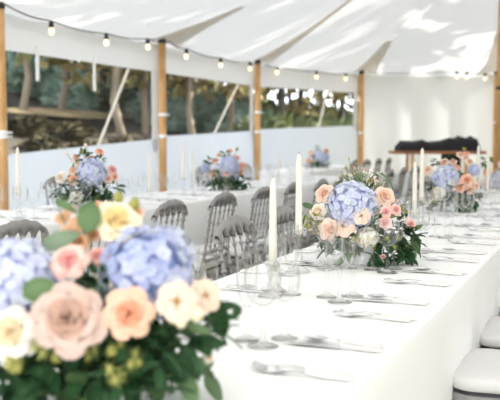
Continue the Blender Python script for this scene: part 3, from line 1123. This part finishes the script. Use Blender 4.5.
# --- large foreground centrepiece
near = [
    ('hyd', 14, 283, 44, -.06), ('hydblue', 145, 275, 48, -.03), ('hydpale', 160, 258, 34, .06),
    ('rose_mauve', 66, 321, 40, -.15, .7), ('rose_peach', 127, 316, 28, -.14, .75),
    ('rose_pink', 68, 263, 21, -.07, .5), ('rose_pink', 97, 258, 13, -.03, .5),
    ('lisi_soft', 176, 303, 20, -.12, .7), ('lisi_soft', 205, 297, 17, -.06, .5),
    ('rose_lemon', 116, 222, 25, .0, .6), ('rose_cream', 10, 335, 30, -.13, .6),
    ('lisi_tan', 70, 232, 11, .0), ('lisi_tan', 80, 222, 10, .02), ('rose_tan', 78, 244, 12, -.02), ('lisi_tan', 62, 218, 8, .03), ('rose_tan', 92, 236, 9, .0),
    ('rose_peach', 98, 208, 9, .04), ('rose_peach', 136, 213, 8, .04), ('lisi_peach', 70, 210, 6, .05),
    ('bud', 118, 198, 6, .04, .2, 'lime'), ('bud', 134, 205, 7, .04, .2, 'lime'), ('bud', 196, 316, 9, -.12, .6, 'lemon'), ('bud', 180, 325, 7, -.12, .6, 'lemon'),
    ('leaf', 89, 217, 30, -.02, .5, 80, 'leaf_mid', .85), ('leaf', 60, 240, 44, -.03, .5, 20, 'leaf_grey', .45), ('leaf', 37, 291, 34, -.14, .5, 10, 'leaf_mid', .75),
    ('leaf', 66, 206, 26, .02, .5, -30, 'leaf_mid', .35),
    ('lime', 36, 352, 17, -.14), ('lime', 60, 362, 14, -.14), ('lime', 112, 352, 12, -.13), ('lime', 113, 375, 17, -.14), ('lime', 133, 362, 13, -.13), ('lime', 8, 372, 15, -.15), ('lime', 90, 356, 12, -.12),
    ('spray', 99, 287, 10, -.1, .5, ('lemon', 'stem'), 6),
    ('fol', 20, 385, 34, -.12), ('fol', 95, 372, 30, -.1), ('fol', 150, 350, 30, -.1), ('fol', 180, 345, 26, -.08), ('fol', 205, 330, 22, -.04), ('fol', 85, 345, 26, -.08), ('fol', 0, 360, 26, -.1),
    ('fol', 130, 345, 26, -.09), ('fol', 45, 360, 26, -.1), ('fol', 108, 285, 20, -.05), ('fol', 30, 315, 20, -.06),
    ('leaf', 190, 366, 44, -.08, .5, -65, 'leaf_dark', .45), ('leaf', 168, 375, 40, -.1, .5, -20, 'leaf_dark', .5), ('leaf', 208, 345, 40, -.05, .5, -5, 'leaf_dark', .42), ('leaf', 218, 318, 42, -.02, .5, -75, 'leaf_dark', .5),
    ('leaf', 226, 308, 26, .0, .5, 10, 'leaf_dark', .4), ('leaf', 237, 313, 12, .0, .5, 60, 'leaf_dark', .8), ('leaf', 150, 380, 36, -.1, .5, -30, 'leaf_dark', .5),
    ('leaf', 195, 330, 34, -.1, .5, 160, 'leaf_mid', .3), ('rose_cream', 208, 360, 7, -.05, .4),
]
c = at(108, 400, 1.41)
arrangement('flower_centrepiece', (c.x, c.y), 1.41, 'largest flower centrepiece, blurred in the lower left foreground', near, .165, .30, 3, nfol=12, lw=.034)

mid = [
    ('hyd', 352, 206, 25, -.08, .6),
    ('rose_soft', 384, 197, 12.5, -.06, .5), ('rose_soft', 325, 194, 11, -.04, .5), ('rose_cream', 319, 212, 10, -.06, .5), ('rose_soft', 330, 230, 12, -.12, .6), ('lisi_soft', 344, 226, 11, -.13, .7),
    ('lisi_soft', 362, 216, 8.5, -.16, .7), ('rose_pink', 386, 212, 6.5, -.12, .6), ('rose_pink', 396, 210, 6.5, -.10, .5), ('rose_pink', 386, 223, 7.5, -.12, .6), ('rose_pink', 411, 225, 7, -.04, .5),
    ('hydwhite', 368, 238, 11, -.12, .6), ('hydwhite', 338, 212, 7, -.07, .4),
    ('spray', 392, 199, 7, -.02, .5, ('violet', 'blue_d'), 14), ('spray', 403, 210, 9, -.05, .5, ('cream', 'lime'), 18),
    ('spray', 358, 169, 6, .03, .5, ('blush', 'pink'), 12), ('spray', 346, 177, 9, .02, .5, ('white_fl', 'lime'), 22), ('spray', 366, 181, 11, .02, .5, ('cream', 'white_fl'), 24),
    ('spray', 313, 221, 10, -.06, .5, ('lemon', 'lime'), 22), ('spray', 318, 228, 7, -.08, .5, ('lemon', 'lime'), 14), ('spray', 380, 185, 6, .0, .5, ('cream', 'lime'), 10),
    ('spray', 350, 163, 6, .03, .5, ('lime', 'stem'), 5),
    ('leaf', 309, 206, 15, -.04, .5, -15, 'leaf_mid', .4), ('leaf', 303, 222, 18, .0, .5, 70, 'leaf_mid', .2),
    ('lime', 392, 246, 7, -.1), ('lime', 386, 240, 5, -.12), ('lime', 402, 238, 5, -.07), ('lime', 376, 247, 4, -.1), ('rose_pink', 384, 257, 3, -.1),
    ('fol', 402, 230, 13, -.04), ('fol', 410, 243, 13, -.03), ('fol', 395, 255, 12, -.06), ('fol', 405, 255, 10, -.04), ('fol', 340, 242, 11, -.08), ('fol', 378, 232, 9, -.06), ('fol', 325, 240, 8, -.06),
    ('fol', 376, 260, 9, -.08), ('fol', 335, 203, 8, 0.), ('fol', 372, 190, 8, .02), ('fol', 355, 243, 9, -.08),
    ('leaf', 417, 244, 24, -.02, .5, -75, 'leaf_mid', .42), ('leaf', 408, 254, 26, -.03, .5, -40, 'leaf_dark', .45), ('leaf', 400, 246, 20, -.06, .5, 20, 'leaf_dark', .4), ('leaf', 418, 228, 14, .0, .5, 30, 'leaf_mid', .4),
    ('spray', 336, 208, 8, -.05, .5, ('cream', 'white_fl', 'lime'), 18), ('spray', 375, 205, 7, -.05, .5, ('cream', 'white_fl'), 14), ('spray', 352, 236, 9, -.12, .5, ('cream', 'white_fl', 'lime'), 18), ('rose_soft', 371, 182, 6, .04),
    ('leaf', 377, 262, 18, -.08, .5, -80, 'leaf_dark', .4),
]
c = at(366, 262, 3.04)
mc = arrangement('flower_centrepiece', (c.x, c.y), 3.04, 'sharp flower centrepiece with lilac hydrangea and pink roses in the middle of the nearest table', mid, .17, .31, 5, nfol=7, lw=.026)
# arching blades of grass over the middle centrepiece
bp = Vector(mc.location)
for pts in (((362, 200), (366, 186), (372, 176), (381, 173), (389, 179), (395, 193)), ((366, 192), (368, 183), (372, 176)), ((303, 240), (299, 224), (303, 212), (308, 208))):
    m = MB(); gp = []
    right = Vector((cos(YAW), sin(YAW), 0))
    for i, (x, y) in enumerate(pts):
        q = at(x, y, 3.0) - bp
        w = .0035 * sin(pi * (i + .6) / len(pts)) + .0008
        gp += [q - right * w * .8 - UP * w * .6, q + Vector((0, -.001, 0)), q + right * w * .8 + UP * w * .6]
    m.grid(gp, len(pts), 3)
    m.build('grass_blade', M['leaf_mid'], mc)

far = [
    ('hydpale', 446, 179, 14, -.05), ('rose_soft', 428, 170, 6, .0), ('rose_soft', 444, 163, 6, .04), ('rose_soft', 453, 162, 4.5, .03), ('rose_soft', 460, 155, 4.5, .05), ('rose_peach', 456, 168, 4.5, .0),
    ('rose_soft', 469, 162, 5, .0), ('rose_peach', 466, 154, 4, .04), ('hyd', 474, 170, 6.5, .0), ('rose_peach', 467, 181, 8, -.1), ('rose_peach', 459, 188, 6.5, -.12), ('rose_soft', 476, 186, 5, -.04), ('rose_peach', 470, 190, 5, -.1),
    ('hydwhite', 440, 193, 7, -.08), ('fol', 462, 196, 8, -.08), ('fol', 472, 200, 8, -.05), ('fol', 465, 206, 7, -.08), ('fol', 430, 186, 6, -.02), ('fol', 477, 193, 6, .0), ('lime', 457, 197, 5, -.1), ('lime', 470, 207, 4, -.08),
    ('fol', 437, 162, 5, .04), ('fol', 449, 160, 5, .04), ('lime', 464, 149, 3, .05), ('spray', 434, 197, 7, -.06, .5, ('lemon', 'lime'), 14), ('fol', 450, 196, 6, -.06),
]
c = at(454, 205, 5.25)
arrangement('flower_centrepiece', (c.x, c.y), 5.25, 'flower centrepiece with pale blue hydrangea in front of the black-covered bar', far, .15, .30, 8, nfol=8)
far2 = [
    ('hyd', 498, 180, 9, -.05), ('rose_peach', 487, 172, 5, .0), ('rose_soft', 486, 183, 5, -.05), ('fol', 486, 161, 5, .0), ('fol', 483, 187, 5, .0), ('rose_soft', 503, 164, 6, .0), ('lime', 491, 158, 4, .03), ('rose_peach', 514, 172, 7, -.05),
    ('hydpale', 522, 168, 8, .05), ('fol', 500, 190, 6, -.05), ('fol', 520, 188, 7, -.05), ('rose_soft', 526, 180, 6, -.05), ('fol', 510, 160, 6, .05),
]
c = at(511, 188, 7.6)
arrangement('flower_centrepiece', (c.x, c.y), 7.6, 'flower centrepiece cut off by the right edge of the photo', far2, .15, .28, 9, nfol=7)
lef1 = [
    ('hyd', 92, 173, 15, -.06), ('rose_peach', 74, 180, 7, -.04), ('rose_soft', 73, 171, 6, .0), ('rose_cream', 61, 178, 7.5, .0), ('rose_pink', 112, 170, 6, .0), ('rose_soft', 108, 179, 6, -.04), ('rose_peach', 114, 177, 5, .0),
    ('rose_peach', 100, 152, 5, .05), ('bud', 86, 146, 2.5, .05, .2, 'cream'), ('bud', 84, 152, 3, .05, .2, 'lime'), ('rose_soft', 76, 158, 5, .03), ('rose_cream', 79, 164, 5, .0), ('bud', 68, 154, 2.2, .03, .2, 'cream'), ('rose_peach', 92, 158, 4, .05),
    ('fol', 84, 157, 7, .02), ('fol', 90, 192, 8, -.08), ('fol', 104, 190, 8, -.06), ('fol', 76, 190, 7, -.07), ('fol', 116, 188, 7, .0), ('fol', 64, 190, 7, -.02), ('fol', 56, 192, 6, .0), ('hydwhite', 76, 198, 7, -.1), ('lime', 52, 178, 2.5, .0), ('fol', 100, 160, 5, .04),
    ('leaf', 72, 172, 26, .0, .5, 70, 'leaf_mid', .2),
]
c = at(88, 208, 5.47)
arrangement('flower_centrepiece', (c.x, c.y), 5.47, 'flower centrepiece below the first window, behind the foreground flowers', lef1, .18, .30, 12, nfol=8)
lef2 = [
    ('hyd', 229, 167, 11, -.05), ('rose_soft', 213, 174, 5.5, -.04), ('rose_pink', 227, 173, 4.5, -.12), ('rose_peach', 242, 166, 5, .0), ('rose_peach', 240, 173, 4, .0), ('rose_peach', 215, 161, 4, .03), ('rose_peach', 230, 151, 3, .05), ('rose_soft', 219, 155, 3, .03), ('rose_pink', 237, 158, 4, .03),
    ('hydblue', 206, 168, 5, .0), ('hydblue', 233, 177, 4.5, -.06), ('fol', 210, 161, 5, .02), ('fol', 236, 186, 6, -.06), ('fol', 245, 181, 6, .0), ('fol', 222, 183, 6, -.06), ('fol', 201, 178, 5, .0), ('fol', 226, 155, 5, .04), ('fol', 241, 189, 5, -.02), ('bud', 237, 149, 2, .04, .2, 'lime'),
]
c = at(225, 190, 7.4)
arrangement('flower_centrepiece', (c.x, c.y), 7.4, 'flower centrepiece between the second and third tent poles', lef2, .17, .29, 14, nfol=7)
lef3 = [
    ('hyd', 320, 157, 6.5, -.05), ('rose_peach', 309, 161, 4, .0), ('rose_soft', 311, 153, 3.5, .0), ('rose_soft', 314, 163, 3, -.08), ('rose_peach', 326, 151, 3, .0), ('hyd', 326, 157, 4, .0), ('fol', 317, 167, 4.5, -.06), ('fol', 325, 164, 4, .0), ('fol', 309, 167, 3.5, .0), ('fol', 318, 148, 3, .0),
]
c = at(317, 168, 12.9)
arrangement('flower_centrepiece', (c.x, c.y), 12.9, 'small distant flower centrepiece in front of the third window', lef3, .16, .27, 16, nfol=6, lw=.04)

# ------------------------------------------------------------------ bar at the back
b0 = at(436, 150, 12.6)
bar = empty('wooden_bar', (b0.x, b0.y, 0), YAW)
tag(bar, 'low reddish wooden bar against the white back wall', 'bar')
m = MB(); m.box((0, 0, .985), (.68, .27, .022)); m.build('bar_top', M['bar_wood'], bar, smooth=False)
for sx in (-1, 1):
    for sy in (-1, 1):
        m = MB(); m.box((sx * .40, sy * .2, .48), (.022, .022, .48)); m.build('leg', M['wood_pole'], bar, smooth=False)
m = MB(); m.box((0.25, .15, .55), (.14, .012, .41)); m.build('front_board', M['black_cloth'], bar, smooth=False)
m = MB()
pts = []
random.seed(2)
prof = [(-.60, .06), (-.55, .10), (-.35, .095), (-.24, .12), (-.12, .09), (.05, .10), (.18, .14), (.27, .125), (.33, .155), (.42, .13), (.52, .15), (.58, .13), (.61, .05)]
for x, h in prof:
    for a in range(13):
        an = pi * a / 12
        pts.append((x, .2 * cos(an), 1.008 + 1.45 * h * sin(an) ** .5 * (1 + .08 * sin(x * 30 + a))))
m.grid(pts, len(prof), 13)
m.face(list(range(13))); m.face([(len(prof) - 1) * 13 + k for k in range(13)][::-1])
bc = m.build('black_cover', M['black_cloth']); bc.location = (b0.x, b0.y, 0); bc.rotation_euler = (0, 0, YAW)
tag(bc, 'lumpy black cloth cover lying along the wooden bar', 'cloth')
# pale crates stacked in front of the bar's left end
for k, (px, d, z, h, lab) in enumerate(((392, 12.2, 0, .36, 'pale grey crate on the floor left of the wooden bar'), (392, 12.2, .362, .33, 'pale grey crate stacked on top of another, left of the bar'),
                                        (430, 12.0, 0, .40, 'pale grey crate on the floor in front of the bar'), (428, 12.0, .402, .30, 'pale grey crate stacked on top in front of the bar'))):
    q = at(px, 150, d)
    r = empty('storage_crate', (q.x, q.y, z), YAW + .1 * k)
    tag(r, lab, 'crate', 'crates by the bar')
    m = MB(); m.box((0, 0, h / 2), (.25, .18, h / 2 - .003)); m.build('crate_body', M['vase'], r, smooth=False)
    m = MB(); m.box((0, 0, h - .03), (.262, .192, .018)); m.build('crate_rim', M['vase'], r, smooth=False)

# ------------------------------------------------------------------ woods
def tree_meshes(H, crown_r, crown_z0, nleaf, ls, seed, lm, bm, lean=.4, flat=.6):
    rng = random.Random(seed)
    root = empty('tree')
    m = MB()
    path = []
    for k in range(8):
        t = k / 7
        path.append((lean * t * t * 2 + rng.uniform(-.08, .08), rng.uniform(-.08, .08) + lean * .4 * t, H * .85 * t))
    r0 = H * .009 + .04
    m.tube(path, [r0 * (1 - .75 * k / 7) for k in range(8)], 10)
    top = Vector(path[-1])
    ends = []
    for k in range(16):
        t = rng.uniform(.35, 1)
        i = min(6, int(t * 7)); b = Vector(path[i]).lerp(Vector(path[i + 1]), t * 7 - i)
        a = rng.uniform(0, 2 * pi)
        L = crown_r * rng.uniform(.6, 1.0) * (1.2 - t * .4)
        e = b + Vector((cos(a) * L, sin(a) * L, L * rng.uniform(.1, .5)))
        mid = b.lerp(e, .5) + Vector((0, 0, .15 * L))
        m.tube([b, mid, e], [r0 * .35, r0 * .2, r0 * .07], 6)
        ends.append((b, mid, e))
    m.build('trunk', bm, root)
    m = MB()
    cz = (crown_z0 + H) / 2; ch = (H - crown_z0) / 2
    for k in range(nleaf):
        if k % 3:
            b, mid, e = ends[rng.randrange(len(ends))]
            c = mid.lerp(e, rng.uniform(0, 1.2)) + Vector((rng.gauss(0, .5), rng.gauss(0, .5), rng.gauss(0, .35))) * crown_r * .28
        else:
            a = rng.uniform(0, 2 * pi); rr = crown_r * sqrt(rng.random()); zz = rng.uniform(-1, 1)
            c = Vector((top.x * .6 + rr * cos(a) * sqrt(1 - zz * zz * .8), rr * sin(a) * sqrt(1 - zz * zz * .8), cz + ch * zz))
        s = ls * rng.uniform(.6, 1.3)
        q = Vector((rng.uniform(-1, 1), rng.uniform(-1, 1), rng.uniform(.1, 1))).normalized().to_track_quat('Z', 'Y') @ Quaternion((0, 0, 1), rng.uniform(0, 6))
        b0_ = len(m.v)
        for x, y, z in ((-.5, 0, 0), (-.1, .3, .06), (.3, .25, .05), (.6, 0, -.05), (.3, -.25, .05), (-.1, -.3, .06)):
            m.v.append(tuple(c + q @ Vector((x * s, y * s, z * s))))
        m.face([b0_ + i for i in range(6)])
    m.build('foliage', lm, root, smooth=False)
    return root

tp = [tree_meshes(11, 3.2, 2.2, 2600, .42, 1, M['leaf_wood'], M['bark'], .5),
      tree_meshes(9, 2.8, 1.6, 2400, .36, 2, M['leaf_gold'], M['bark_pale'], -.6),
      tree_meshes(12, 3.6, 2.8, 2600, .45, 3, M['leaf_wood'], M['bark'], .3)]
tu = [False] * 3
random.seed(31)
TC = {}
KN = ['dark-barked leafy tree', 'golden-leaved slender tree', 'tall broad-crowned tree']
spots = []
for i, (px, d) in enumerate(((-60, 30), (5, 24), (30, 38), (58, 31), (82, 44), (105, 27), (128, 36), (146, 24), (165, 42), (182, 31), (205, 38), (222, 45), (245, 33), (262, 40), (282, 27), (300, 34), (322, 29), (340, 38), (365, 30), (-30, 42), (60, 52), (115, 55), (170, 56), (230, 56), (290, 50), (335, 48), (26, 22.5), (64, 24.5), (120, 22), (192, 24), (228, 26))):
    q = at(px, 138, d)
    k = 1 if i >= 26 else (i * 2 + i // 3) % 3
    if tu[k]: o = copy_tree(tp[k], None, random.uniform(0, 6))
    else: o = tp[k]; tu[k] = True; o.rotation_euler = (0, 0, random.uniform(0, 6))
    o.location = (q.x, q.y, bank_z(q.x, q.y) - .1)
    win = 'left of the windows' if px < 0 else ('seen through the first window' if px < 157 else ('seen through the second window' if px < 256 else 'seen through the third window'))
    row = 'near the path' if d < 30 else ('in the middle of the woods' if d < 42 else 'deep in the woods')
    TC[(k, row, win)] = TC.get((k, row, win), 0) + 1
    tag(o, '%s %s, %s%s' % (KN[k], row, win, ['', ', second such', ', third such', ', fourth such'][TC[(k, row, win)] - 1]), 'tree', 'trees in the woods')


def bush(r, n, ls, seed, m_leaf):
    rng = random.Random(seed)
    root = empty('bush')
    m = MB()
    for k in range(n):
        z = rng.uniform(-.1, 1); a = rng.uniform(0, 2 * pi); rr = sqrt(max(0, 1 - z * z))
        f = rng.uniform(.75, 1.03)
        c = Vector((rr * cos(a), rr * sin(a), z * .9)) * r * f
        dv = (Vector(c) + Vector((rng.uniform(-.4, .4), rng.uniform(-.4, .4), rng.uniform(-.1, .5))) * r)
        add_leaf(m, c, dv, ls * rng.uniform(.7, 1.3), ls * .55, rng, bend=.2)
    m.blob((0, 0, r * .2), r * .8, 0, 8, 12)
    m.build('leaves', m_leaf, root)
    m = MB()
    for k in range(6):
        a = k * 1.05
        m.tube([(0, 0, -.2), (r * .3 * cos(a), r * .3 * sin(a), r * .4)], .03, 6)
    m.build('stems', M['bark'], root)
    return root

small = bush(.45, 160, .2, 5, M['leaf_brown'])
for i in range(16):
    q = at(8 + i * 15 + (i * 7) % 11, 138, 14.5 + (i * 5) % 7)
    o = small if i == 0 else copy_tree(small, None, i * 1.1)
    o.location = (q.x, q.y, bank_z(q.x, q.y) + .05)
    s = .6 + .5 * ((i * 3) % 5) / 5
    o.scale = (s * 1.3, s * 1.3, s * .8)
    tag(o, 'low dark undergrowth between tent wall and straw path, %s from the left' % ORD[i], 'bush', 'undergrowth on the bank')

bp_ = [bush(1.0, 420, .3, 1, M['leaf_teal']), bush(1.15, 420, .33, 2, M['leaf_wood'])]
bu = [False, False]
bl = [(4 + 19 * i + (i * 7) % 9, 27.5 + (i * 5) % 4, 0) for i in range(14)] + [(270 + 14 * i, 24 + (i * 3) % 4, 1) for i in range(8)] + [(20 + 30 * i, 40, 1) for i in range(12)]
for i, (px, d, k) in enumerate(bl):
    q = at(px, 138, d)
    if bu[k]: o = copy_tree(bp_[k], None, random.uniform(0, 6))
    else: o = bp_[k]; bu[k] = True
    s = random.uniform(.8, 1.25)
    o.scale = (s, s, s)
    o.location = (q.x, q.y, bank_z(q.x, q.y) + .1)
    row = 'blue-green bush in the row behind the straw path' if k == 0 else ('dark bush outside the third window' if i < 22 else 'dark bush deep in the woods')
    ii = i if i < 14 else (i - 14 if i < 22 else i - 22)
    tag(o, '%s, %s from the left' % (row, ORD[ii]), 'bush', 'bushes in the woods')

# trees on the sun side whose crowns shade the roof
shade = tree_meshes(13.5, 4.4, 6.8, 520, .72, 7, M['leaf_wood'], M['bark'], -.2)
first = True
for i, (x, y, lab) in enumerate(((3.3, 12.8, 'tall shade tree beside the tent on the right, level with the king pole'), (3.3, 8.2, 'shade tree beside the tent on the right, nearer the camera'),
                                 (3.9, 18.2, 'tall shade tree behind the tent, right of the king pole'))):
    if first: o = shade; first = False
    else: o = copy_tree(shade, None, i * 1.3)
    o.location = (x, y, 0)
    tag(o, lab, 'tree', 'shade trees around the tent')
